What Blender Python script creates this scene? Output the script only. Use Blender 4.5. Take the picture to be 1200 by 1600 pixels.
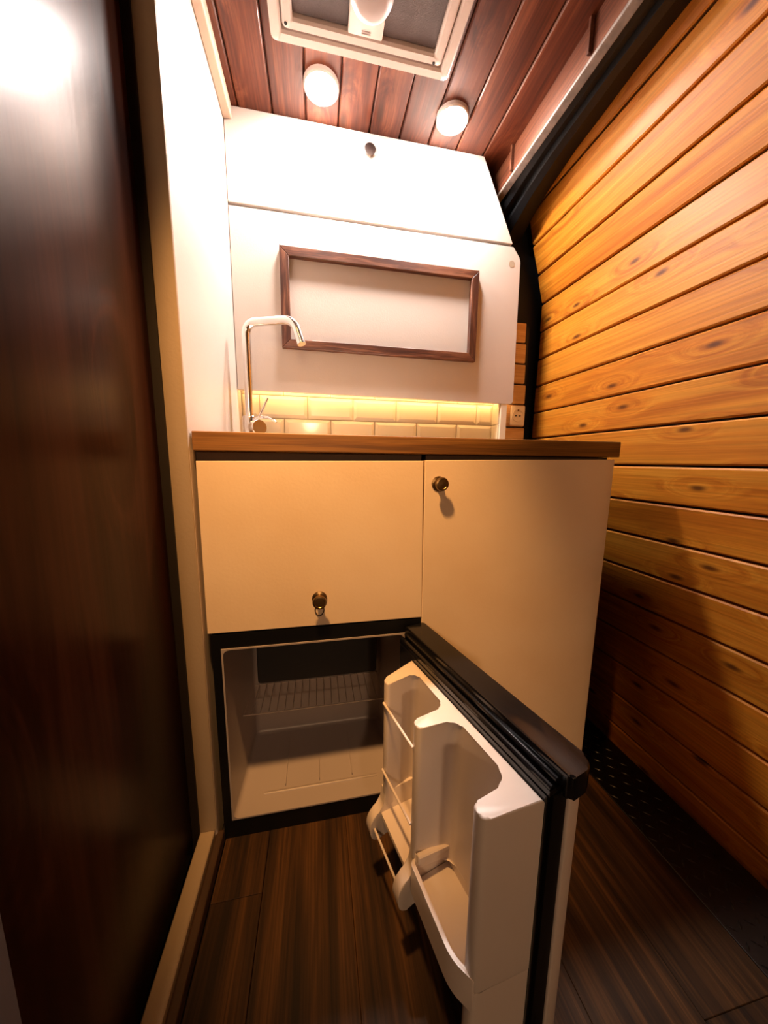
import bpy, bmesh, math, random
from mathutils import Vector, Matrix
random.seed(7)
S = bpy.context.scene
for o in list(bpy.data.objects): bpy.data.objects.remove(o)
C = S.collection
H = 0.88                     # eye height above the floor; builders below use heights relative to the eye

# ------------------------------------------------------------------ camera, world, exposure
cam_d = bpy.data.cameras.new('camera'); cam = bpy.data.objects.new('camera', cam_d); C.objects.link(cam)
cam_d.sensor_fit = 'HORIZONTAL'; cam_d.sensor_width = 36.0; cam_d.lens = 36.0 * 523.07 / 1200.0
cam_d.clip_start = 0.02
r0 = (0.98108102, -0.19327001, 0.01125781)
r1 = (-0.01793034, -0.14861123, -0.98873313)
r2 = (0.1927655, 0.96982545, -0.14926505)
M = Matrix.Identity(4)
for i in range(3):
    M[i][0] = r0[i]; M[i][1] = -r1[i]; M[i][2] = -r2[i]
M[2][3] = H
cam.matrix_world = M
S.camera = cam
w = bpy.data.worlds.new('world'); S.world = w; w.use_nodes = True
w.node_tree.nodes['Background'].inputs[0].default_value = (0.02, 0.02, 0.03, 1)
w.node_tree.nodes['Background'].inputs[1].default_value = 0.05
vs = S.view_settings
vs.view_transform = 'Standard'; vs.look = 'None'; vs.gamma = 1.0; vs.use_curve_mapping = False
vs.exposure = 1.5
PUCK = 255.0                  # strength of the two ceiling pucks
STRIP = 11.0                 # strength of the strip under the wall cupboard
REAR_FILL = 65.0                  # strength of the warm fill globe added far behind the camera
FRONT_FILL = 42.0                   # watts of the warm fill downlight added for the cabinet fronts

# ------------------------------------------------------------------ materials
MATS = {}
def nt(name):
    m = bpy.data.materials.new(name); m.use_nodes = True
    MATS[name] = m
    return m, m.node_tree.nodes, m.node_tree.links, m.node_tree.nodes['Principled BSDF']
def rgb(c): return (c[0], c[1], c[2], 1)
def plain(name, col, rough=0.5, metal=0.0, spec=0.5, var=0.0, vscale=6.0, bump=0.0, bscale=80.0, coat=0.0, col2=None):
    m, N, K, b = nt(name)
    b.inputs['Base Color'].default_value = rgb(col); b.inputs['Roughness'].default_value = rough
    b.inputs['Metallic'].default_value = metal; b.inputs['Specular IOR Level'].default_value = spec
    b.inputs['Coat Weight'].default_value = coat; b.inputs['Coat Roughness'].default_value = 0.08
    tc = N.new('ShaderNodeTexCoord')
    if var > 0 or col2:
        n = N.new('ShaderNodeTexNoise'); n.inputs['Scale'].default_value = vscale; n.inputs['Detail'].default_value = 5
        K.new(tc.outputs['Object'], n.inputs['Vector'])
        r = N.new('ShaderNodeValToRGB')
        c2 = col2 or tuple(x * (1 - var) for x in col)
        r.color_ramp.elements[0].color = rgb(c2); r.color_ramp.elements[0].position = 0.3
        r.color_ramp.elements[1].color = rgb(col); r.color_ramp.elements[1].position = 0.7
        K.new(n.outputs['Fac'], r.inputs['Fac']); K.new(r.outputs['Color'], b.inputs['Base Color'])
    if bump > 0:
        n2 = N.new('ShaderNodeTexNoise'); n2.inputs['Scale'].default_value = bscale; n2.inputs['Detail'].default_value = 3
        K.new(tc.outputs['Object'], n2.inputs['Vector'])
        bp = N.new('ShaderNodeBump'); bp.inputs['Strength'].default_value = bump; bp.inputs['Distance'].default_value = 0.002
        K.new(n2.outputs['Fac'], bp.inputs['Height']); K.new(bp.outputs['Normal'], b.inputs['Normal'])
    return m
def glow(name, col, s):
    m, N, K, b = nt(name)
    b.inputs['Base Color'].default_value = rgb(col); b.inputs['Emission Color'].default_value = rgb(col)
    b.inputs['Emission Strength'].default_value = s
    return m
def wood(name, dark, mid, light, axis='Y', along=1.2, across=22.0, rough=0.4, knots=0.0, kcol=(0.03, 0.008, 0.002),
         coat=0.0, bump=0.25, rnd=0.25, fine=0.5, spec=0.5, kscale=5.0, wide='Z'):
    m, N, K, b = nt(name)
    tc = N.new('ShaderNodeTexCoord'); oi = N.new('ShaderNodeObjectInfo')
    off = N.new('ShaderNodeVectorMath'); off.operation = 'SCALE'; off.inputs[0].default_value = (13.7, 29.3, 41.1)
    K.new(oi.outputs['Random'], off.inputs['Scale'])
    add = N.new('ShaderNodeVectorMath'); K.new(tc.outputs['Object'], add.inputs[0]); K.new(off.outputs[0], add.inputs[1])
    def mapped(sa, sx):
        mp = N.new('ShaderNodeVectorMath'); mp.operation = 'MULTIPLY'
        v = [sx, sx, sx]; v['XYZ'.index(axis)] = sa
        mp.inputs[1].default_value = v; K.new(add.outputs[0], mp.inputs[0])
        return mp
    def mix(a, c, fac, mode='MIX'):
        x = N.new('ShaderNodeMix'); x.data_type = 'RGBA'; x.blend_type = mode
        if isinstance(fac, float): x.inputs[0].default_value = fac
        else: K.new(fac, x.inputs[0])
        for v, i in ((a, 6), (c, 7)):
            if isinstance(v, tuple): x.inputs[i].default_value = rgb(v)
            else: K.new(v, x.inputs[i])
        return x.outputs[2]
    # knots: stretched cells bend the grain and darken their centre
    kd = None
    base = mapped(along, across)
    vec = base.outputs[0]
    if knots > 0:
        sp = N.new('ShaderNodeSeparateXYZ'); K.new(add.outputs[0], sp.inputs[0])
        km = N.new('ShaderNodeCombineXYZ')
        for ax_, k_, i_ in ((axis, kscale * 0.55, 0), (wide, kscale * 1.5, 1)):
            mu = N.new('ShaderNodeMath'); mu.operation = 'MULTIPLY'; mu.inputs[1].default_value = k_
            K.new(sp.outputs['XYZ'.index(ax_)], mu.inputs[0]); K.new(mu.outputs[0], km.inputs[i_])
        vo = N.new('ShaderNodeTexVoronoi'); vo.inputs['Scale'].default_value = 1.0; vo.voronoi_dimensions = '2D'
        K.new(km.outputs[0], vo.inputs['Vector'])
        mr = N.new('ShaderNodeMapRange'); mr.inputs[1].default_value = 0.0; mr.inputs[2].default_value = 0.42
        mr.inputs[3].default_value = 1.0; mr.inputs[4].default_value = 0.0
        mr.interpolation_type = 'SMOOTHERSTEP'; K.new(vo.outputs['Distance'], mr.inputs[0])
        sc = N.new('ShaderNodeVectorMath'); sc.operation = 'SCALE'
        sc.inputs[0].default_value = tuple(0.0 if 'XYZ'[i] == axis else 1.6 for i in range(3))
        K.new(mr.outputs[0], sc.inputs['Scale'])
        ad2 = N.new('ShaderNodeVectorMath'); K.new(vec, ad2.inputs[0]); K.new(sc.outputs[0], ad2.inputs[1]); vec = ad2.outputs[0]
        kd = N.new('ShaderNodeMapRange'); kd.inputs[1].default_value = 0.015; kd.inputs[2].default_value = 0.10
        kd.inputs[3].default_value = knots; kd.inputs[4].default_value = 0.0
        kd.interpolation_type = 'SMOOTHSTEP'; K.new(vo.outputs['Distance'], kd.inputs[0])
    n1 = N.new('ShaderNodeTexNoise'); n1.inputs['Scale'].default_value = 1.0; n1.inputs['Detail'].default_value = 6
    n1.inputs['Roughness'].default_value = 0.62; n1.inputs['Distortion'].default_value = 0.5; K.new(vec, n1.inputs['Vector'])
    fm = mapped(along * 3, across * 9)
    n2 = N.new('ShaderNodeTexNoise'); n2.inputs['Scale'].default_value = 1.0; n2.inputs['Detail'].default_value = 3
    K.new(fm.outputs[0], n2.inputs['Vector'])
    cr = N.new('ShaderNodeValToRGB'); cr.color_ramp.elements[0].position = 0.37; cr.color_ramp.elements[1].position = 0.63
    cr.color_ramp.elements[0].color = rgb(dark); cr.color_ramp.elements[1].color = rgb(light)
    e = cr.color_ramp.elements.new(0.5); e.color = rgb(mid)
    K.new(n1.outputs['Fac'], cr.inputs['Fac'])
    fr = N.new('ShaderNodeValToRGB'); fr.color_ramp.elements[0].position = 0.35; fr.color_ramp.elements[1].position = 0.65
    fr.color_ramp.elements[0].color = (1 - fine, 1 - fine, 1 - fine, 1); fr.color_ramp.elements[1].color = (1, 1, 1, 1)
    K.new(n2.outputs['Fac'], fr.inputs['Fac'])
    col = mix(cr.outputs['Color'], fr.outputs['Color'], 1.0, 'MULTIPLY')
    rv = N.new('ShaderNodeMapRange'); rv.inputs[3].default_value = 1 - rnd; rv.inputs[4].default_value = 1 + rnd * 0.35
    K.new(oi.outputs['Random'], rv.inputs[0])
    cb = N.new('ShaderNodeCombineColor')
    for i in range(3): K.new(rv.outputs[0], cb.inputs[i])
    col = mix(col, cb.outputs[0], 1.0, 'MULTIPLY')
    if kd: col = mix(col, kcol, kd.outputs[0])
    K.new(col, b.inputs['Base Color'])
    b.inputs['Roughness'].default_value = rough; b.inputs['Coat Weight'].default_value = coat
    b.inputs['Coat Roughness'].default_value = rough * 0.6; b.inputs['Specular IOR Level'].default_value = spec
    if bump > 0:
        bp = N.new('ShaderNodeBump'); bp.inputs['Strength'].default_value = bump; bp.inputs['Distance'].default_value = 0.001
        K.new(n2.outputs['Fac'], bp.inputs['Height']); K.new(bp.outputs['Normal'], b.inputs['Normal'])
    return m

plain('white_paint', (0.59, 0.51, 0.45), 0.42, var=0.05, vscale=4, bump=0.15, bscale=220)
plain('cream_front', (0.80, 0.66, 0.50), 0.5, col2=(0.74, 0.58, 0.41), vscale=5, bump=0.1, bscale=160)
plain('jamb_paint', (0.38, 0.30, 0.215), 0.5, var=0.06, vscale=9, bump=0.15, bscale=180)
plain('trim_paint', (0.52, 0.39, 0.29), 0.5, var=0.05)
wood('pine', (0.48, 0.14, 0.009), (0.61, 0.205, 0.014), (0.70, 0.275, 0.026), 'Y', 1.1, 24, 0.47, knots=0.9, kcol=(0.07, 0.014, 0.002), bump=0.3, rnd=0.15, fine=0.26, spec=0.28, kscale=6.5)
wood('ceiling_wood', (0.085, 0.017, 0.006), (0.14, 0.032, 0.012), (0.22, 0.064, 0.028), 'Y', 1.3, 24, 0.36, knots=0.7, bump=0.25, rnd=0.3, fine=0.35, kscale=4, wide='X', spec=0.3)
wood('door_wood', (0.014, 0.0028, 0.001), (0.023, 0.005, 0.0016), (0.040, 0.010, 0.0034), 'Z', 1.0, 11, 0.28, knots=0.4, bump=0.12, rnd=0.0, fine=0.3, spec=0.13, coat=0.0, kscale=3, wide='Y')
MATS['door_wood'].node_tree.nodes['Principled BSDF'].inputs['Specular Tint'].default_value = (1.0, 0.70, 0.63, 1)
wood('floor_wood', (0.020, 0.009, 0.003), (0.058, 0.025, 0.007), (0.12, 0.052, 0.014), 'Y', 1.4, 30, 0.55, bump=0.2, rnd=0.3, fine=0.45, spec=0.25)
wood('oak', (0.15, 0.062, 0.010), (0.23, 0.10, 0.018), (0.32, 0.155, 0.036), 'X', 2.0, 40, 0.45, bump=0.2, rnd=0.0, fine=0.35)
wood('frame_wood_h', (0.07, 0.02, 0.010), (0.13, 0.04, 0.018), (0.26, 0.10, 0.05), 'X', 6, 60, 0.4, bump=0.3, rnd=0.1)
wood('frame_wood_v', (0.07, 0.02, 0.010), (0.13, 0.04, 0.018), (0.26, 0.10, 0.05), 'Z', 6, 60, 0.4, bump=0.3, rnd=0.1)
wood('valance_wood', (0.10, 0.025, 0.010), (0.17, 0.05, 0.02), (0.26, 0.09, 0.04), 'Y', 1.5, 30, 0.45, bump=0.2)
wood('clad_wood', (0.50, 0.28, 0.10), (0.60, 0.36, 0.15), (0.68, 0.44, 0.2), 'X', 4, 50, 0.5, bump=0.1, fine=0.15)
plain('dark_gap', (0.010, 0.006, 0.004), 0.8)
plain('kick_brown', (0.06, 0.028, 0.012), 0.6, var=0.3, vscale=20)
plain('black_gloss', (0.005, 0.005, 0.006), 0.16, spec=0.4, coat=0.15)
plain('black_satin', (0.003, 0.003, 0.0035), 0.45, spec=0.25)
plain('black_trim', (0.006, 0.006, 0.007), 0.5, spec=0.3, bump=0.3, bscale=300)
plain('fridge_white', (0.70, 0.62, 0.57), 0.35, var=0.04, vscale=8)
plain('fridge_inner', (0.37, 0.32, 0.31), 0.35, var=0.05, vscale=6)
plain('evaporator', (0.022, 0.023, 0.026), 0.4)
plain('chrome', (0.82, 0.80, 0.78), 0.16, metal=1.0)
plain('steel', (0.75, 0.73, 0.70), 0.42, metal=1.0)
plain('dull_steel', (0.30, 0.29, 0.28), 0.3, metal=1.0)
plain('brass', (0.32, 0.20, 0.08), 0.32, metal=1.0, var=0.25, vscale=90)
plain('tile_glaze', (0.62, 0.54, 0.40), 0.25, coat=0.3)
plain('grout', (0.36, 0.28, 0.17), 0.8)
plain('vent_plastic', (0.60, 0.50, 0.45), 0.45, bump=0.1, bscale=150)
plain('vent_shadow', (0.45, 0.36, 0.33), 0.5)
plain('vent_screen', (0.19, 0.155, 0.155), 0.7, var=0.5, vscale=5, bump=0.8, bscale=500)
plain('aluminium', (0.07, 0.07, 0.07), 0.34, metal=1.0)
plain('wire', (0.62, 0.55, 0.50), 0.35, metal=0.3)
plain('socket_white', (0.80, 0.72, 0.58), 0.35)
plain('pale_edge', (0.25, 0.20, 0.17), 0.5, var=0.4, vscale=60)
plain('rear_fabric', (0.08, 0.05, 0.035), 0.9, var=0.3, vscale=5)
glow('puck_glow', (1.0, 0.89, 0.83), PUCK)
glow('fill_globe_glow', (1.0, 0.62, 0.34), REAR_FILL)
glow('strip_glow', (1.0, 0.59, 0.23), STRIP)

# ------------------------------------------------------------------ mesh helpers (heights relative to the eye)
def box(bm, x0, x1, y0, y1, z0, z1, bev=0.0, seg=1):
    vs_ = [bm.verts.new((x, y, z)) for x in (x0, x1) for y in (y0, y1) for z in (z0, z1)]
    fs = [bm.faces.new([vs_[i] for i in q]) for q in ((0, 1, 3, 2), (4, 6, 7, 5), (0, 4, 5, 1), (2, 3, 7, 6), (0, 2, 6, 4), (1, 5, 7, 3))]
    if bev > 0:
        es = list({e for f in fs for e in f.edges})
        bmesh.ops.bevel(bm, geom=es, offset=bev, segments=seg, profile=0.5, affect='EDGES')
    return bm
def prism(bm, pts, f, a, b, bev=0.0, seg=1):
    """pts: 2-D outline; f(p,q,t)->3-D; extruded from t=a to t=b"""
    A = [bm.verts.new(f(p, q, a)) for p, q in pts]; B = [bm.verts.new(f(p, q, b)) for p, q in pts]
    n = len(pts)
    c0 = bm.faces.new(A[::-1]); c1 = bm.faces.new(B)
    for i in range(n): bm.faces.new((A[i], A[(i + 1) % n], B[(i + 1) % n], B[i]))
    if bev > 0:
        es = list(c0.edges) + list(c1.edges)
        bmesh.ops.bevel(bm, geom=es, offset=bev, segments=seg, profile=0.5, affect='EDGES')
    return bm
def round_poly(pts, rad, seg=5):
    out = []; n = len(pts)
    for i in range(n):
        p = Vector(pts[i]); a = Vector(pts[i - 1]) - p; c = Vector(pts[(i + 1) % n]) - p
        r = rad[i] if isinstance(rad, (list, tuple)) else rad
        if r <= 0: out.append(tuple(p)); continue
        r = min(r, a.length * 0.48, c.length * 0.48)
        p0 = p + a.normalized() * r; p1 = p + c.normalized() * r
        for k in range(seg + 1):
            t = k / seg
            out.append(tuple(p0 * (1 - t) ** 2 + p * 2 * t * (1 - t) + p1 * t * t))
    return out
def tube(bm, pts, r, seg=12, cap=True):
    pts = [Vector(p) for p in pts]; rings = []; ref = None
    for i, p in enumerate(pts):
        t = (pts[min(i + 1, len(pts) - 1)] - pts[max(i - 1, 0)]).normalized()
        if ref is None: ref = t.orthogonal().normalized()
        ref = (ref - t * ref.dot(t)).normalized(); o = t.cross(ref)
        rr = r[i] if isinstance(r, (list, tuple)) else r
        rings.append([bm.verts.new(p + (ref * math.cos(a) + o * math.sin(a)) * rr) for a in [2 * math.pi * k / seg for k in range(seg)]])
    for A, B in zip(rings, rings[1:]):
        for k in range(seg): bm.faces.new((A[k], A[(k + 1) % seg], B[(k + 1) % seg], B[k]))
    if cap: bm.faces.new(rings[0][::-1]); bm.faces.new(rings[-1])
    return bm
def lathe(bm, prof, o, ax, seg=24):
    """prof: (radius, height along ax) from o"""
    ax = Vector(ax).normalized(); e = ax.orthogonal().normalized(); g = ax.cross(e); o = Vector(o)
    rings = []
    for r, h in prof:
        rings.append([bm.verts.new(o + ax * h + (e * math.cos(a) + g * math.sin(a)) * max(r, 1e-5)) for a in [2 * math.pi * k / seg for k in range(seg)]])
    for A, B in zip(rings, rings[1:]):
        for k in range(seg): bm.faces.new((A[k], A[(k + 1) % seg], B[(k + 1) % seg], B[k]))
    bm.faces.new(rings[0][::-1]); bm.faces.new(rings[-1])
    return bm
ORG = {}
def obj(name, bm, mat, parent=None, smooth=None, **props):
    bmesh.ops.recalc_face_normals(bm, faces=bm.faces)
    for v in bm.verts: v.co.z += H
    if parent is not None: org = ORG[parent]
    else:
        co = [v.co for v in bm.verts]
        org = Vector(((min(c.x for c in co) + max(c.x for c in co)) / 2, (min(c.y for c in co) + max(c.y for c in co)) / 2, min(c.z for c in co)))
    for v in bm.verts: v.co -= org
    me = bpy.data.meshes.new(name); bm.to_mesh(me); bm.free()
    me.materials.append(MATS[mat])
    if smooth is not None:
        for p in me.polygons: p.use_smooth = True
        me.set_sharp_from_angle(angle=math.radians(smooth))
    o = bpy.data.objects.new(name, me); C.objects.link(o)
    if parent is None: o.location = org
    else: o.parent = parent
    ORG[o] = org
    for k, v in props.items(): o[k] = v
    return o
def thing(name, loc, label, cat, group=None):
    o = bpy.data.objects.new(name, None); C.objects.link(o); o.empty_display_size = 0.05
    o.location = (loc[0], loc[1], loc[2] + H); ORG[o] = Vector(o.location)
    o['label'] = label; o['category'] = cat
    if group: o['group'] = group
    return o
NB = bmesh.new
XYZ = lambda p, q, t: (p, q, t)          # outline in XY, extruded in Z
XZY = lambda p, q, t: (p, t, q)          # outline in XZ, extruded in Y
YZX = lambda p, q, t: (t, p, q)          # outline in YZ, extruded in X

FLOOR, CEIL, PANEL, FRONT, WL, WR = -0.88, 0.9746, 1.152, 0.72, -0.24, 0.856
REARY = -3.2

# ------------------------------------------------------------------ the setting
floor = obj('floor', box(NB(), -0.30, 0.752, REARY, 1.20, FLOOR - 0.03, FLOOR - 0.006), 'dark_gap', kind='structure')
px0 = -0.226
xs = [px0, -0.127, 0.053, 0.233, 0.413, 0.593, 0.752]
joints = {0: [0.60], 1: [-0.35], 2: [0.10], 3: [-0.7, 0.5], 4: [-0.2], 5: [0.3]}
for i in range(6):
    ys = [REARY] + joints[i] + [0.86 if i < 5 else 1.2]
    for a, b in zip(ys, ys[1:]):
        obj('floor_plank', box(NB(), xs[i] + 0.0003, xs[i + 1] - 0.0003, a + 0.0003, b - 0.0003, FLOOR - 0.006, FLOOR, 0.0008), 'floor_wood', floor)

# right wall: clad with horizontal boards; joints found on sight lines, board width kept constant
W = 0.1007
tans = [0.715, 0.842, 0.995, 1.152]
LEAN = 0.09                  # below the worktop the boards lean outwards towards the floor
low = [0.004 + 0.1115 * k for k in range(9, -1, -1)]
joint = [(WR / (1 - LEAN * t), -t * WR / (1 - LEAN * t)) for t in low] + [(WR, -0.0034 + W * k) for k in range(1, 7)]
for t in tans[1:]:
    x, z = joint[-1]
    for k in range(0, 900):
        a = math.radians(90 + k * 0.08)
        X, Z = x + W * math.cos(a), z + W * math.sin(a)
        if Z / X >= t: break
    joint.append((X, Z))
x, z = joint[-1]; xa, za = joint[-2]
d = Vector((x - xa, z - za)).normalized(); d = Matrix.Rotation(0.22, 2) @ d
joint.append((x + d.x * W * 0.95, z + d.y * W * 0.95))
PEND = 1.245
bm = NB()
outer = [(x + 0.034, z) for x, z in joint]; inner = [(x + 0.016, z) for x, z in joint]
prism(bm, inner + outer[::-1], XZY, REARY, PEND)
wall_right = obj('wall_right', bm, 'dark_gap', kind='structure')
for (xa, za), (xb, zb) in zip(joint, joint[1:]):
    a = Vector((xa, za)); b = Vector((xb, zb)); t = (b - a).normalized(); n = Vector((-t.y, t.x))   # n points into the van
    g, ch, th = 0.0028, 0.0035, 0.014
    prof = [a + t * g - n * 0.013, a + t * g + n * (-0.002), a + t * (g + ch) + n * 0.001, b - t * (g + ch) + n * 0.001, b - t * g - n * 0.002, b - t * g - n * 0.013]
    obj('plank', prism(NB(), [(p.x, p.y) for p in prof], XZY, REARY, PEND - random.uniform(0, 0.006), 0.0008), 'pine', wall_right)
TOPX, TOPZ = joint[-1]

# ceiling boards
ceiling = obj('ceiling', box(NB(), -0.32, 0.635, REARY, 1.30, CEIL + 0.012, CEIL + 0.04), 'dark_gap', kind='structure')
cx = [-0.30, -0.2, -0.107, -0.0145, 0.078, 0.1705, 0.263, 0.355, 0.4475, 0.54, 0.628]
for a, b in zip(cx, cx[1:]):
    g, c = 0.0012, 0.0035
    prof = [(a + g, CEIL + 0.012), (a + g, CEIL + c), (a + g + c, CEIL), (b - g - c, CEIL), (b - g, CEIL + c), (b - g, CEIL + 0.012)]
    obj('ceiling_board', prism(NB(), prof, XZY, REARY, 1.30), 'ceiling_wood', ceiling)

# left wall with the doorway
wall_left = obj('wall_left', box(NB(), WL - 0.034, WL, 0.71, 1.30, FLOOR, CEIL + 0.012, 0.0015), 'white_paint', kind='structure')
obj('jamb', box(NB(), WL - 0.0355, WL - 0.0005, 0.7075, 0.7115, FLOOR + 0.043, CEIL + 0.01, 0.0008), 'jamb_paint', wall_left)
obj('wall_near', box(NB(), WL - 0.06, WL, REARY, 0.258, FLOOR, CEIL + 0.012, 0.003), 'rear_fabric', kind='structure')
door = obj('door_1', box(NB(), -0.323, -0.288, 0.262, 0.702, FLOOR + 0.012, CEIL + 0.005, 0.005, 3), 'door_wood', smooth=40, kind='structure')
obj('trim_1', box(NB(), -0.345, -0.2755, 0.7035, 0.712, FLOOR, CEIL + 0.012), 'dark_gap', kind='structure')
sill = obj('trim_2', box(NB(), -0.276, -0.2445, 0.258, 0.7105, FLOOR, FLOOR + 0.043, 0.002), 'jamb_paint', kind='structure')
obj('baseboard_left', box(NB(), -0.2445, -0.227, 0.258, 0.719, FLOOR, FLOOR + 0.03, 0.004, 2), 'kick_brown', kind='structure')
obj('trim_3', box(NB(), WL, -0.217, REARY, PANEL - 0.001, 0.938, CEIL + 0.0005, 0.003, 2), 'trim_paint', kind='structure')
obj('wall_back', box(NB(), -0.34, 1.0, 1.30, 1.33, FLOOR, 1.05), 'black_trim', kind='structure')
obj('wall_rear', box(NB(), -0.34, 1.0, REARY - 0.03, REARY, FLOOR, 1.05), 'rear_fabric', kind='structure')

# black pillar between the cupboard and the boards of the right wall
prof = [(0.70, FLOOR), (0.70, 0.5), (0.62, 0.80), (0.54, CEIL + 0.01), (0.80, CEIL + 0.03), (0.97, 0.6), (0.97, FLOOR)]
pillar = obj('trim_4', prism(NB(), prof, XZY, 1.279, 1.298, 0.004), 'black_trim', kind='structure')

# sliding-door rail along the top of the right wall
root = thing('door_rail', (0.66, 0.0, 0.86), 'black rubber door rail between the dark ceiling and the orange boarded wall', 'rail')
prof = [(0.618, CEIL + 0.012), (0.618, 0.898), (0.630, 0.892), (0.634, CEIL + 0.012)]
obj('valance', prism(NB(), prof, XZY, REARY, 1.27), 'valance_wood', root)
prof = round_poly([(0.6145, 0.8985), (0.6145, 0.8905), (0.634, 0.8845), (0.634, 0.892)], 0.002, 2)
obj('edge_strip', prism(NB(), prof, XZY, REARY, 1.27), 'pale_edge', root)
bm = NB()
sect = []
ystat = [REARY, 0.3, 0.8, 1.0, 1.12, 1.2, 1.272]
drop = [0, 0, 0.005, 0.02, 0.045, 0.075, 0.11]
for y, dz in zip(ystat, drop):
    sect.append([bm.verts.new((px, y, pz)) for px, pz in ((0.632, CEIL + 0.02), (0.632, 0.900 - dz * 0.1), (0.655, 0.897 - dz * 0.4), (0.662, 0.908 - dz * 0.5), (0.675, 0.908 - dz * 0.5), (0.680, 0.896 - dz * 0.6), (0.700, 0.896 - dz * 0.8), (0.706, 0.915 - dz), (0.76, 0.93 - dz), (0.76, CEIL + 0.02))])
n = len(sect[0])
for A, B in zip(sect, sect[1:]):
    for k in range(n): bm.faces.new((A[k], A[(k + 1) % n], B[(k + 1) % n], B[k]))
bm.faces.new(sect[0][::-1]); bm.faces.new(sect[-1])
obj('rubber_channel', bm, 'black_trim', root, smooth=30)
for y in (0.79, 1.10):
    obj('bracket', box(NB(), 0.608, 0.617, y - 0.004, y + 0.004, 0.905, CEIL + 0.005, 0.001), 'valance_wood', root)

# stepped aluminium plate by the sliding door
root = thing('step_plate', (0.82, 0.1, FLOOR - 0.02), 'dark metal tread plate edging the floor below the boarded right wall', 'step plate')
obj('plate', box(NB(), 0.7525, 0.915, REARY, 1.27, FLOOR - 0.03, FLOOR - 0.004), 'aluminium', root)
obj('nosing', box(NB(), 0.7525, 0.757, REARY, 1.20, FLOOR - 0.004, FLOOR + 0.0015, 0.0008), 'aluminium', root)
bm = NB()
for i in range(60):
    for j in range(6):
        cxx = 0.768 + j * 0.022; cyy = -0.35 + i * 0.026
        s = 1 if (i + j) % 2 else -1
        a = math.radians(45 * s); dx, dy = math.cos(a) * 0.010, math.sin(a) * 0.010; ex, ey = -math.sin(a) * 0.0025, math.cos(a) * 0.0025
        z0, z1 = FLOOR - 0.004, FLOOR - 0.0022
        q = [bm.verts.new(v) for v in ((cxx - dx, cyy - dy, z0), (cxx + ex, cyy + ey, z0), (cxx + dx, cyy + dy, z0), (cxx - ex, cyy - ey, z0))]
        t = bm.verts.new((cxx - dx * .4, cyy - dy * .4, z1)); u_ = bm.verts.new((cxx + dx * .4, cyy + dy * .4, z1))
        for f in ((q[0], q[1], t), (q[1], u_, t), (q[1], q[2], u_), (q[2], q[3], u_), (q[3], t, u_), (q[3], q[0], t)): bm.faces.new(f)
obj('tread_bars', bm, 'aluminium', root, kind='stuff')

# unseen cupboard-like block, added behind the camera to shade the lower right wall
blocker = thing('shade_blocker', (0.68, -0.75, FLOOR), 'unseen tall brown wooden block added to shade the lower right wall', 'shade_blocker')
obj('carcass', box(NB(), 0.500, 0.750, -1.2, -0.30, FLOOR, 0.80, 0.003), 'floor_wood', blocker)
for y0, y1 in ((-1.195, -0.752), (-0.748, -0.305)):
    wd_ = obj('blocker_door', box(NB(), 0.482, 0.4995, y0, y1, FLOOR + 0.06, 0.79, 0.002), 'floor_wood', blocker)
    obj('handle', box(NB(), 0.472, 0.482, -0.750 + (0.03 if y0 > -1 else -0.04), -0.750 + (0.04 if y0 > -1 else -0.03), -0.10, 0.02, 0.002), 'brass', wd_)

# ------------------------------------------------------------------ tiled niche behind the worktop
TY = 1.21
niche = obj('wall_niche', box(NB(), WL, 0.66, TY, TY + 0.02, 0.055, 0.31), 'grout', kind='structure')
def tile_mesh(w_, h_):
    bm = NB(); g = 0.0012
    a = w_ / 2 - g; b = h_ / 2 - g; bv = 0.011
    lay = [(a, b, 0.002), (a, b, -0.003), (a - bv, b - bv, -0.008)]
    rings = [[bm.verts.new((sx * p, y, sz * q)) for sx, sz in ((-1, -1), (1, -1), (1, 1), (-1, 1))] for p, q, y in lay]
    for A, B in zip(rings, rings[1:]):
        for k in range(4): bm.faces.new((A[k], A[(k + 1) % 4], B[(k + 1) % 4], B[k]))
    bm.faces.new(rings[0][::-1]); bm.faces.new(rings[-1])
    bmesh.ops.recalc_face_normals(bm, faces=bm.faces)
    me = bpy.data.meshes.new('tile'); bm.to_mesh(me); bm.free(); me.materials.append(MATS['tile_glaze'])
    return me
TM = {}
def put_tile(x0, x1, zc, hh):
    key = (round(x1 - x0, 4), round(hh, 4))
    if key not in TM: TM[key] = tile_mesh(*key)
    o = bpy.data.objects.new('tile', TM[key]); C.objects.link(o); o.parent = niche
    o.location = Vector(((x0 + x1) / 2, TY, zc + H)) - ORG[niche]
TW, TH = 0.1545, 0.074
for row in range(3):
    zc = 0.0655 + TH * (row + 0.5) + (0.0 if row else 0.0)
    start = -0.029 if row == 1 else 0.04825
    cuts = [WL + 0.001] + [start + TW * k for k in range(-2, 6) if WL + 0.012 < start + TW * k < 0.64] + [0.655]
    for a, b in zip(cuts, cuts[1:]): put_tile(a, b, zc, TH)
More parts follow.
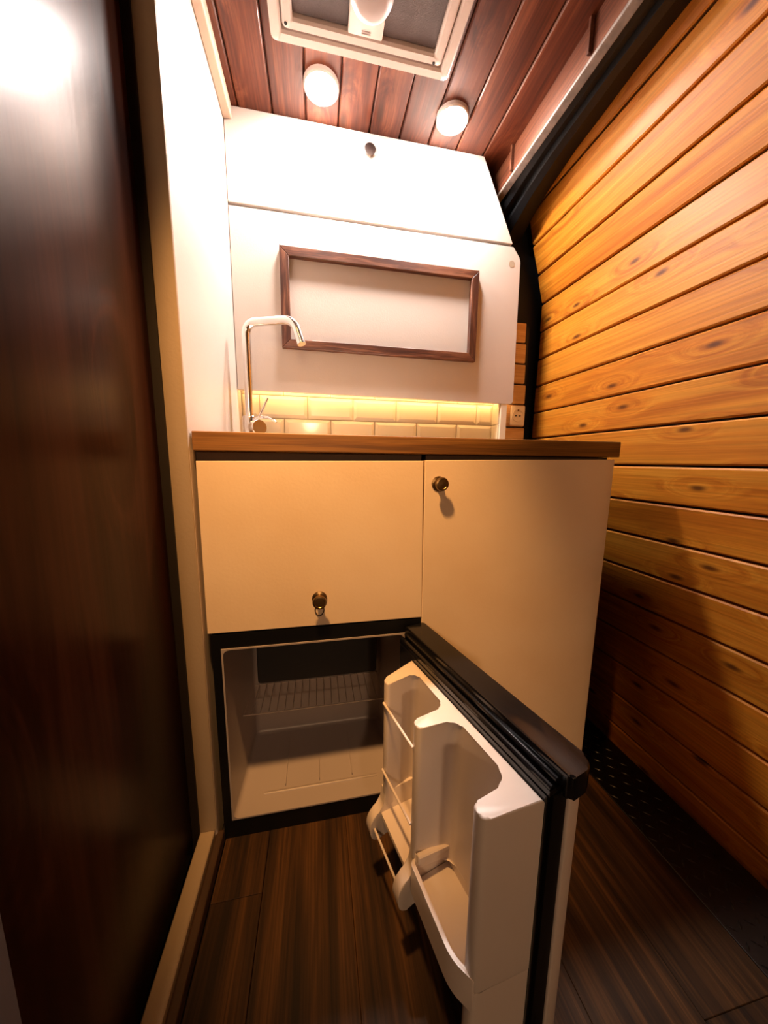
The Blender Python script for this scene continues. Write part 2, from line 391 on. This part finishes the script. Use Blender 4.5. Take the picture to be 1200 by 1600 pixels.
# niche right return, faced with tiles, and the post in front of the socket column
root = obj('trim_5', box(NB(), 0.657, 0.683, 1.153, TY + 0.02, 0.055, 0.224, 0.002), 'socket_white', kind='structure')
for k in range(2):
    obj('tile', box(NB(), 0.6525, 0.6575, 1.158, TY - 0.003, 0.0655 + TH * k + 0.0012, 0.0655 + TH * (k + 1) - 0.0012, 0.0012), 'tile_glaze', root)
clad = obj('trim_6', box(NB(), 0.690, 0.785, 1.208, 1.27, -0.5, 0.50), 'dark_gap', kind='structure')
for z0, z1, x1 in ((0.058, 0.134, 0.787), (0.137, 0.219, 0.784), (0.221, 0.292, 0.781), (0.295, 0.365, 0.774), (0.368, 0.438, 0.771), (0.441, 0.51, 0.766)):
    obj('clad_board', box(NB(), 0.688, x1, 1.196, 1.209, z0 + 0.001, z1 - 0.001, 0.004, 2), 'clad_wood', clad)
root = thing('power_socket', (0.752, 1.195, 0.14), 'cream round power socket beside the tiled niche, above the worktop', 'socket')
obj('plate', box(NB(), 0.7205, 0.780, 1.189, 1.1955, 0.141, 0.214, 0.004, 2), 'socket_white', root)
bm = tube(NB(), [(0.750 + 0.022 * math.cos(a), 1.1885, 0.178 + 0.022 * math.sin(a)) for a in [2 * math.pi * k / 28 for k in range(29)]], 0.0018, 6, False)
obj('socket_ring', bm, 'socket_white', root, smooth=30)
for s in (-1, 1):
    obj('pin_hole', lathe(NB(), [(0.003, 0), (0.003, 0.0008)], (0.750 + s * 0.0085, 1.1885, 0.177), (0, -1, 0), 10), 'dark_gap', root)
obj('earth_clip', box(NB(), 0.7475, 0.7525, 1.1855, 1.1885, 0.194, 0.201, 0.0005), 'brass', root)

# ------------------------------------------------------------------ wall cupboard (white fronts)
cup = thing('wall_cupboard', (0.2, 1.18, 0.217), 'white painted wall cupboard front over the tiled niche, slanted at its right end', 'cupboard')
prof = round_poly([(WL + 0.0015, 0.7345), (0.6640, 0.7345), (0.545, CEIL - 0.0005), (WL + 0.0015, CEIL - 0.0005)], [0, 0.003, 0, 0], 3)
obj('upper_front', prism(NB(), prof, XZY, PANEL, PANEL + 0.016, 0.001), 'white_paint', cup)
prof = round_poly([(WL + 0.0015, 0.217), (0.703, 0.212), (0.696, 0.690), (0.668, 0.7255), (WL + 0.0015, 0.7255)], [0, 0.012, 0.012, 0, 0], 4)
lower = obj('lower_front', prism(NB(), prof, XZY, PANEL, PANEL + 0.016, 0.001), 'white_paint', cup)
prof = [(WL + 0.0015, 0.241), (0.665, 0.241), (0.66, 0.69), (0.54, CEIL - 0.003), (WL + 0.0015, CEIL - 0.003)]
obj('carcass', prism(NB(), prof, XZY, PANEL + 0.0165, TY - 0.012), 'dark_gap', cup)
bm = NB(); lathe(bm, [(0.019, 0), (0.019, 0.004), (0.0165, 0.0075), (0.008, 0.009), (0.0, 0.0092)], (0.173, PANEL - 0.0005, 0.9275), (0, -1, 0), 28)
obj('push_latch', bm, 'dull_steel', cup, smooth=35)
obj('stain', lathe(NB(), [(0.011, 0), (0.011, 0.0004)], (0.665, PANEL - 0.0001, 0.672), (0, -1, 0), 16), 'jamb_paint', lower)

# dark wooden frame fixed on the cupboard front
fr = thing('picture_frame', (0.22, PANEL - 0.01, 0.345), 'dark brown wooden rectangular frame fixed on the white wall cupboard', 'frame')
o_ = dict(l=-0.0995, r=0.5405, b=0.344, t=0.6295); t_ = 0.0265
def frame_piece(pts, mat):
    obj('frame_piece', prism(NB(), pts, XZY, PANEL - 0.018, PANEL - 0.0004, 0.0015), mat, fr)
L, Rr, Bt, Tp = o_['l'], o_['r'], o_['b'], o_['t']; e = 0.0003
frame_piece([(L, Tp), (L + t_, Tp - t_), (Rr - t_, Tp - t_), (Rr, Tp)], 'frame_wood_h')
frame_piece([(L, Bt), (Rr, Bt), (Rr - t_, Bt + t_), (L + t_, Bt + t_)], 'frame_wood_h')
frame_piece([(L, Bt + e), (L + t_, Bt + t_ + e), (L + t_, Tp - t_ - e), (L, Tp - e)], 'frame_wood_v')
frame_piece([(Rr, Bt + e), (Rr, Tp - e), (Rr - t_, Tp - t_ - e), (Rr - t_, Bt + t_ + e)], 'frame_wood_v')

# warm light strip behind the lower edge of the cupboard
root = thing('light_strip', (0.2, 1.176, 0.23), 'warm yellow light strip glowing under the wall cupboard above the tiles', 'light strip')
obj('channel', box(NB(), WL + 0.012, 0.696, 1.1695, 1.184, 0.2335, 0.2405, 0.001), 'aluminium', root)
obj('diffuser', box(NB(), WL + 0.014, 0.694, 1.171, 1.1825, 0.2295, 0.2335), 'strip_glow', root)

# ------------------------------------------------------------------ base units
top = obj('worktop', box(NB(), WL + 0.0025, 0.744, FRONT, TY - 0.0045, 0.0168, 0.0545, 0.002, 2), 'oak',
          label='oak worktop carrying the sink, above the cream cabinet doors', category='worktop')
flap = thing('base_cabinet', (0.0, 0.95, -0.365), 'cream cabinet with a wide flap door above the open fridge', 'cabinet', 'kitchen base cabinets')
bm = NB()
box(bm, WL + 0.002, 0.232, FRONT + 0.020, 1.19, -0.006, 0.016); box(bm, WL + 0.002, 0.232, FRONT + 0.020, 1.19, -0.366, -0.354)
box(bm, WL + 0.002, WL + 0.014, FRONT + 0.020, 1.19, -0.354, -0.006); box(bm, 0.220, 0.232, FRONT + 0.020, 1.19, -0.354, -0.006)
obj('carcass', bm, 'kick_brown', flap)
prof = [(-0.2335, -0.0035), (-0.2345, -0.3655), (0.2375, -0.3665), (0.2315, 0.002)]
fl = obj('flap_door', prism(NB(), prof, XZY, FRONT, FRONT + 0.016, 0.0012), 'cream_front', flap)
def knob(x, z, par):
    bm = NB(); lathe(bm, [(0.0165, 0), (0.0165, 0.002), (0.010, 0.004), (0.007, 0.010), (0.0075, 0.016), (0.0145, 0.019), (0.0155, 0.022), (0.0145, 0.0255), (0.011, 0.0262), (0.0100, 0.0252), (0.0, 0.0258)], (x, FRONT, z), (0, -1, 0), 28)
    return obj('knob', bm, 'brass', par, smooth=35, label='round antique brass knob')
knob(-0.0005, -0.302, fl)
ring = []
for k in range(25):
    a = 2 * math.pi * k / 24
    ring.append((-0.001 + math.sin(a) * (0.0095 + 0.002 * math.cos(a)), FRONT - 0.0005, -0.331 + math.cos(a) * 0.012))
obj('keyhole_rim', tube(NB(), ring, 0.0013, 6, False), 'kick_brown', fl, smooth=60)
tall = thing('base_cabinet', (0.48, 0.95, -0.87), 'tall cream cabinet door with a brass knob, right of the fridge', 'cabinet', 'kitchen base cabinets')
bm = NB()
box(bm, 0.2425, 0.2545, FRONT + 0.020, 1.19, FLOOR, 0.016); box(bm, 0.715, 0.727, FRONT + 0.020, 1.19, FLOOR, 0.016)
box(bm, 0.2545, 0.715, 1.178, 1.19, FLOOR, 0.016); box(bm, 0.2545, 0.715, FRONT + 0.02, 1.178, -0.86, -0.848); box(bm, 0.2545, 0.715, FRONT + 0.02, 1.178, 0.004, 0.016)
obj('carcass', bm, 'kick_brown', tall)
dr = obj('door', prism(NB(), [(0.2355, 0.0035), (0.2405, -0.868), (0.7305, -0.868), (0.7305, 0.0113)], XZY, FRONT, FRONT + 0.016, 0.0012), 'cream_front', tall)
knob(0.268, -0.048, dr)

# ------------------------------------------------------------------ fridge
fx0, fx1, fz0, fz1 = -0.228, 0.2335, FLOOR, -0.3695
fg = thing('fridge', (0.0, 0.93, FLOOR), 'small black built-in fridge standing open, its white-lined door swung out', 'fridge')
bm = NB()
ox0, ox1, oz0, oz1 = -0.2095, 0.198, -0.831, -0.4015
FY = FRONT - 0.0005
for a in ((fx0, ox0, fz0, fz1), (ox1, fx1, fz0, fz1), (ox0, ox1, fz0, oz0), (ox0, ox1, oz1, fz1)):
    box(bm, a[0], a[1], FY, 1.10, a[2], a[3])
box(bm, ox0, ox1, 1.02, 1.10, oz0, oz1)
obj('case', bm, 'black_satin', fg)
bm = NB()
bx0, bx1, bz0, bz1, BY = -0.193, 0.178, -0.815, -0.425, 0.955
A = [bm.verts.new(v) for v in ((ox0, FY - 0.002, oz0), (ox1, FY - 0.002, oz0), (ox1, FY - 0.002, oz1), (ox0, FY - 0.002, oz1))]
i_ = 0.0035
A2 = [bm.verts.new(v) for v in ((ox0 + i_, FY - 0.002, oz0 + i_), (ox1 - i_, FY - 0.002, oz0 + i_), (ox1 - i_, FY - 0.002, oz1 - i_), (ox0 + i_, FY - 0.002, oz1 - i_))]
Bk = [bm.verts.new(v) for v in ((bx0, BY, bz0), (bx1, BY, bz0), (bx1, BY, bz1), (bx0, BY, bz1))]
bk2 = [bm.verts.new(v) for v in ((ox0, 1.015, oz0), (ox1, 1.015, oz0), (ox1, 1.015, oz1), (ox0, 1.015, oz1))]
for P, Q in ((A, A2), (A2, Bk), (bk2, A)):
    for k in range(4): bm.faces.new((P[k], P[(k + 1) % 4], Q[(k + 1) % 4], Q[k]))
bm.faces.new(Bk); bm.faces.new(bk2[::-1])
es = [e for e in bm.edges if (e.verts[0] in Bk) or (e.verts[1] in Bk)]
bmesh.ops.bevel(bm, geom=es, offset=0.012, segments=3, profile=0.5, affect='EDGES')
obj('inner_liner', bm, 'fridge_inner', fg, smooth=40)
obj('floor_ridge', tube(NB(), [(-0.145, 0.765, -0.8265), (0.14, 0.765, -0.8265)], 0.0045, 8), 'fridge_inner', fg, smooth=60)
for k in range(3):
    obj('floor_rib', box(NB(), -0.095 + k * 0.085, -0.0935 + k * 0.085, 0.775, 0.93, -0.8265, -0.8165), 'fridge_inner', fg)
obj('freezer_plate', prism(NB(), round_poly([(-0.176, -0.440), (0.164, -0.440), (0.164, -0.628), (-0.176, -0.628)], 0.010, 3), XZY, 0.915, 0.949, 0.003), 'evaporator', fg)
bm = NB()
SZ = -0.655
for yy in (0.832, 0.952): tube(bm, [(-0.2, yy, SZ), (0.19, yy, SZ)], 0.0016, 6)
for xx in (-0.2, 0.19): tube(bm, [(xx, 0.832, SZ), (xx * 0.98, 0.952, SZ)], 0.0016, 6)
for k in range(18):
    xx = -0.178 + k * 0.0205
    tube(bm, [(xx, 0.832, SZ + 0.002), (xx, 0.952, SZ + 0.002)], 0.0012, 5)
obj('wire_shelf', bm, 'wire', fg, smooth=60)

hx, hy = 0.239, 0.719
un = math.hypot(0.245, 0.97); ux, uy = 0.245 / un, -0.97 / un; nx, ny = uy, -ux
def U(u, n, z): return (hx + ux * u + nx * n, hy + uy * u + ny * n, z)
UNZ = lambda p, q, t: U(p, q, t)           # outline (u,n), extruded in z
NZU = lambda p, q, t: U(t, p, q)           # outline (n,z), extruded along u
DT, DB, LT = -0.378, -0.862, -0.42
outl = round_poly([(0.004, 0.0), (0.408, 0.0), (0.412, 0.036), (0.004, 0.036)], [0, 0.022, 0.004, 0], 6)
fd = obj('fridge_door', prism(NB(), outl, UNZ, DB, -0.410, 0.001), 'fridge_white', fg, smooth=35)
outl = round_poly([(0.002, -0.002), (0.418, -0.002), (0.420, 0.046), (0.002, 0.048)], [0.004, 0.034, 0.008, 0], 8)
obj('top_cap', prism(NB(), outl, UNZ, -0.412, DT, 0.004, 3), 'black_gloss', fd, smooth=40)
obj('inner_frame', prism(NB(), [(0.006, 0.0362), (0.408, 0.0362), (0.406, 0.058), (0.006, 0.058)], UNZ, DB, -0.4125, 0.0015), 'black_satin', fd)
bm = NB()
for n0, r in ((0.0495, 0.004), (0.059, 0.0045)):
    zz = -0.394 if n0 < 0.055 else -0.402
    tube(bm, [U(0.01, n0, zz), U(0.403, n0, zz)], r, 10)
bm2 = bm
prism(bm2, [(0.008, 0.0465), (0.404, 0.0465), (0.404, 0.064), (0.008, 0.064)], UNZ, -0.412, -0.403)
prism(bm2, [(0.012, 0.0585), (0.402, 0.0585), (0.402, 0.0655), (0.012, 0.0655)], UNZ, DB + 0.004, -0.412)
obj('gasket', bm2, 'black_gloss', fd, smooth=35)
# liner: comb-shaped outline with two bottle bays
comb = [(0.067, 0.066), (0.100, 0.150), (0.119, 0.150), (0.108, 0.081), (0.211, 0.083), (0.215, 0.151), (0.235, 0.151), (0.243, 0.083), (0.361, 0.083), (0.364, 0.152), (0.386, 0.153), (0.400, 0.066)]
rad = [0, 0.014, 0.008, 0.016, 0.014, 0.009, 0.009, 0.018, 0.024, 0.009, 0.014, 0]
bm = prism(NB(), round_poly(comb, rad, 6), UNZ, -0.690, LT, 0.003, 3)
prism(bm, round_poly([(0.067, 0.0662), (0.067, 0.081), (0.361, 0.083), (0.364, 0.1515), (0.386, 0.1525), (0.3995, 0.0662)], [0, 0.004, 0.02, 0.009, 0.014, 0], 6), UNZ, DB + 0.006, -0.6895)
ear = round_poly([(0.080, -0.655), (0.149, -0.66), (0.153, -0.695), (0.176, -0.708), (0.184, -0.735), (0.176, -0.762), (0.156, -0.764), (0.140, -0.752), (0.118, -0.79), (0.102, -0.835), (0.080, -0.85)], [0, 0, 0.01, 0.01, 0.014, 0.01, 0.008, 0.012, 0.02, 0.01, 0], 4)
prism(bm, ear, NZU, 0.096, 0.116, 0.002, 2)
prism(bm, ear, NZU, 0.2155, 0.236, 0.002, 2)
ln = obj('door_liner', bm, 'fridge_white', fd, smooth=35)
obj('can_shelf', prism(NB(), round_poly([(0.110, 0.081), (0.110, 0.158), (0.219, 0.158), (0.219, 0.081)], [0, 0.01, 0.01, 0], 4), UNZ, -0.712, -0.703, 0.002), 'fridge_white', fd)
tray = round_poly([(0.236, 0.08), (0.236, 0.150), (0.240, 0.160), (0.355, 0.164), (0.385, 0.150), (0.385, 0.08)], [0, 0, 0.006, 0.02, 0.02, 0], 5)
obj('bottle_tray', prism(NB(), tray, UNZ, -0.722, -0.708, 0.002), 'fridge_white', fd, smooth=35)
lip = round_poly([(0.232, 0.147), (0.236, 0.160), (0.356, 0.1655), (0.386, 0.150), (0.381, 0.146), (0.354, 0.1595), (0.240, 0.1535)], [0, 0.005, 0.02, 0.006, 0, 0.018, 0.003], 5)
obj('bottle_lip', prism(NB(), lip, UNZ, -0.722, -0.668, 0.0025, 2), 'fridge_white', fd, smooth=35)
obj('shelf_spur', prism(NB(), round_poly([(0.150, -0.652), (0.150, -0.670), (0.082, -0.670), (0.086, -0.662)], 0.003, 3), NZU, 0.237, 0.247, 0.002), 'fridge_white', fd)
for (z, nn) in ((-0.465, 0.152), (-0.612, 0.153), (-0.735, 0.172)):
    obj('rail', tube(NB(), [U(0.108, nn, z), U(0.222, nn, z)], 0.0024, 8), 'fridge_white', fd, smooth=60)
obj('divider', prism(NB(), [(0.150, 0.083), (0.1535, 0.083), (0.1535, 0.093), (0.150, 0.093)], UNZ, -0.69, -0.50, 0.001), 'fridge_white', fd)

# ------------------------------------------------------------------ sink and tap
root = thing('sink', (0.13, 0.93, 0.0545), 'steel inset sink whose thin rim lies on the oak worktop', 'sink')
bm = NB()
sx0, sx1, sy0, sy1 = -0.205, 0.335, 0.78, 1.115
out = round_poly([(sx0, sy0), (sx1, sy0), (sx1, sy1), (sx0, sy1)], 0.03, 5)
inn = round_poly([(sx0 + 0.10, sy0 + 0.03), (sx1 - 0.03, sy0 + 0.03), (sx1 - 0.03, sy1 - 0.05), (sx0 + 0.10, sy1 - 0.05)], 0.03, 5)
zt, zb = 0.0585, 0.0547
a = [bm.verts.new((p, q, zb)) for p, q in out]; b = [bm.verts.new((p, q, zt)) for p, q in out]
c = [bm.verts.new((p, q, zt)) for p, q in inn]; d_ = [bm.verts.new((p, q, zb)) for p, q in inn]
n = len(a)
for P, Q in ((a, b), (b, c), (c, d_)):
    for k in range(n): bm.faces.new((P[k], P[(k + 1) % n], Q[(k + 1) % n], Q[k]))
bm.faces.new(d_)
obj('rim', bm, 'steel', root)
root = thing('kitchen_tap', (-0.19, 1.06, 0.0585), 'tall chrome kitchen tap with bent spout standing on the sink rim', 'tap')
bxx, byy = -0.189, 1.055
obj('base', lathe(NB(), [(0.024, 0), (0.024, 0.004), (0.0205, 0.006), (0.0205, 0.062), (0.018, 0.066), (0.0, 0.066)][:-1], (bxx, byy, 0.0588), (0, 0, 1), 24), 'chrome', root, smooth=35)
P0 = Vector((bxx, byy, 0.122)); P1 = Vector((bxx, byy, 0.378)); P2 = Vector((-0.056, 1.005, 0.378)); P3 = Vector((-0.036, 0.992, 0.312))
def fillet(a, p, b, r, seg=8):
    a_ = (a - p).normalized() * r + p; b_ = (b - p).normalized() * r + p
    return [a_ * (1 - t) ** 2 + p * 2 * t * (1 - t) + b_ * t * t for t in [k / seg for k in range(seg + 1)]]
path = [P0] + fillet(P0, P1, P2, 0.035) + fillet(P1, P2, P3, 0.03) + [P3]
obj('spout', tube(NB(), path, 0.0115, 16), 'chrome', root, smooth=40)
cd = Vector((0.55, -0.83, 0)).normalized(); c0 = Vector((bxx, byy, 0.090)) + cd * 0.0195
obj('handle_body', lathe(NB(), [(0.012, 0), (0.012, 0.012), (0.0215, 0.014), (0.0215, 0.040), (0.020, 0.042), (0.0, 0.042)][:-1], c0, cd, 24), 'chrome', root, smooth=35)
c1 = c0 + cd * 0.028
obj('lever', tube(NB(), [c1 + Vector((0, 0, 0.018)), c1 + Vector((0.030, 0.004, 0.082))], [0.0035, 0.003], 8), 'chrome', root, smooth=60)
bm = NB()
blade = [(bxx + 0.012, byy - 0.012, 0.112), (bxx + 0.03, byy - 0.026, 0.121), (bxx + 0.055, byy - 0.036, 0.119), (bxx + 0.078, byy - 0.042, 0.106)]
tube(bm, blade, [0.006, 0.005, 0.0045, 0.003], 8)
obj('blade', bm, 'chrome', root, smooth=60)

# ------------------------------------------------------------------ roof vent
vx0, vx1, vy0, vy1 = -0.086, 0.338, 0.53, 0.953
vent = thing('roof_vent', (0.126, 0.745, 0.945), 'square pale plastic roof vent with dark mesh screens in the boarded ceiling', 'roof vent')
def ringbox(bm, x0, x1, y0, y1, wd, z0, z1, r=0.012, bev=0.003):
    o = round_poly([(x0, y0), (x1, y0), (x1, y1), (x0, y1)], r, 4); q = round_poly([(x0 + wd, y0 + wd), (x1 - wd, y0 + wd), (x1 - wd, y1 - wd), (x0 + wd, y1 - wd)], max(r - wd, 0.004), 4)
    n = len(o); rows = []
    for pts, z in ((o, z1), (o, z0 + bev), (q_mix(o, x0, x1, y0, y1, bev), z0), (q_mix(q, x0 + wd, x1 - wd, y0 + wd, y1 - wd, -bev), z0), (q, z0 + bev), (q, z1)):
        rows.append([bm.verts.new((p, s, z)) for p, s in pts])
    rows.append(rows[0])
    for A, B in zip(rows, rows[1:]):
        for k in range(n): bm.faces.new((A[k], A[(k + 1) % n], B[(k + 1) % n], B[k]))
    return bm
def q_mix(pts, x0, x1, y0, y1, d):
    cx_, cy_ = (x0 + x1) / 2, (y0 + y1) / 2; hx_, hy_ = (x1 - x0) / 2, (y1 - y0) / 2
    return [(cx_ + (p - cx_) * (hx_ - d) / hx_, cy_ + (q - cy_) * (hy_ - d) / hy_) for p, q in pts]
obj('flange', ringbox(NB(), vx0, vx1, vy0, vy1, 0.024, 0.948, CEIL - 0.0005, 0.014, 0.004), 'vent_plastic', vent, smooth=40)
obj('groove', ringbox(NB(), vx0 + 0.0242, vx1 - 0.0242, vy0 + 0.0242, vy1 - 0.0242, 0.012, 0.960, CEIL - 0.0005, 0.006, 0.001), 'vent_plastic', vent)
obj('inner_frame', ringbox(NB(), vx0 + 0.028, vx1 - 0.028, vy0 + 0.030, vy1 - 0.030, 0.022, 0.946, 0.9595, 0.01, 0.004), 'vent_plastic', vent, smooth=40)
bx_a, bx_b = 0.084, 0.162
for a, b in ((vx0 + 0.05, bx_a), (bx_b, vx1 - 0.05)):
    obj('mesh_screen', box(NB(), a + 0.0005, b - 0.0005, vy0 + 0.053, vy1 - 0.053, 0.958, 0.9595), 'vent_screen', vent)
bar = obj('centre_bar', box(NB(), bx_a, bx_b, vy0 + 0.052, vy1 - 0.052, 0.9455, 0.959, 0.003, 2), 'vent_plastic', vent, smooth=40)
obj('knob', lathe(NB(), [(0.046, 0), (0.046, 0.012), (0.040, 0.024), (0.028, 0.030), (0.012, 0.031)], (0.125, 0.815, 0.9455), (0, 0, -1), 32), 'vent_shadow', bar, smooth=40)
for sx, sy in ((-0.051, 0.911), (0.291, 0.916), (-0.051, 0.57), (0.291, 0.57)):
    obj('screw', lathe(NB(), [(0.0035, 0), (0.003, 0.0015)], (sx, sy, 0.9462), (0, 0, -1), 10), 'dark_gap', vent)
for yy, hw in ((0.8725, 0.012), (0.890, 0.010), (0.894, 0.010)):
    obj('embossed_mark', box(NB(), 0.124 - hw, 0.124 + hw, yy - 0.0008, yy + 0.0008, 0.9446, 0.9456), 'vent_shadow', bar)

# ------------------------------------------------------------------ ceiling pucks
for x, y, lab in ((0.028, 1.048, 'round bright ceiling spot lamp, the left of the two beside the roof vent'),
                  (0.396, 1.056, 'round bright ceiling spot lamp, the right of the two, nearer the boarded wall')):
    root = thing('ceiling_spot', (x, y, CEIL), lab, 'ceiling lamp', 'ceiling spots')
    obj('housing', lathe(NB(), [(0.046, 0), (0.046, 0.009), (0.043, 0.012), (0.041, 0.012), (0.040, 0.010), (0.02, 0.010)], (x, y, CEIL - 0.0002), (0, 0, -1), 32), 'vent_plastic', root, smooth=40)
    obj('lens', lathe(NB(), [(0.0395, 0), (0.0395, 0.002), (0.036, 0.005), (0.027, 0.008), (0.012, 0.009)], (x, y, CEIL - 0.0105), (0, 0, -1), 32), 'puck_glow', root, smooth=60)

# unseen globe added far behind the camera as warm fill light
lx, ly, lz = -0.08, -2.5, 0.50
root = thing('added_fill_globe', (lx, ly, CEIL), 'unseen warm globe added at the far end of the van as fill light', 'added fill light')
obj('cord', tube(NB(), [(lx, ly, CEIL - 0.0002), (lx, ly, lz + 0.10)], 0.004, 8), 'black_satin', root, smooth=60)
obj('cap', lathe(NB(), [(0.012, 0.115), (0.03, 0.105), (0.034, 0.085)], (lx, ly, lz), (0, 0, 1), 20), 'brass', root, smooth=50)
obj('globe', lathe(NB(), [(0.09 * math.sin(math.pi * k / 16) + 1e-4, -0.09 * math.cos(math.pi * k / 16)) for k in range(17)], (lx, ly, lz), (0, 0, 1), 28), 'fill_globe_glow', root, smooth=60)

# unseen downlight added above the doorway to throw warm fill on the cabinet fronts
lx, ly, lz = -0.13, 0.30, 0.945
root = thing('added_fill_downlight', (lx, ly, CEIL), 'unseen warm fill downlight added on the ceiling to light the cabinet fronts', 'ceiling lamp')
aim = Vector((0.05 - lx, 0.76 - ly, -0.08 - lz)).normalized()
obj('mounting_ring', lathe(NB(), [(0.042, 0), (0.042, 0.006), (0.038, 0.008), (0.034, 0.008), (0.034, 0.0)], (lx, ly, CEIL - 0.0002), (0, 0, -1), 28), 'vent_plastic', root, smooth=40)
obj('fill_head', lathe(NB(), [(0.012, -0.030), (0.026, -0.022), (0.030, 0.020), (0.027, 0.020), (0.022, -0.010), (0.004, -0.012)], (lx, ly, lz), aim, 28), 'black_satin', root, smooth=50)
sd = bpy.data.lights.new('fill_spot_light', 'SPOT'); sd.color = (1.0, 0.48, 0.15); sd.energy = FRONT_FILL
sd.spot_size = math.radians(51); sd.spot_blend = 0.8; sd.shadow_soft_size = 0.04
so = bpy.data.objects.new('fill_spot', sd); C.objects.link(so); so.parent = root
so.matrix_local = Matrix.Translation(Vector((lx, ly, lz + H)) + aim * 0.024 - ORG[root]) @ aim.to_track_quat('-Z', 'Y').to_matrix().to_4x4()
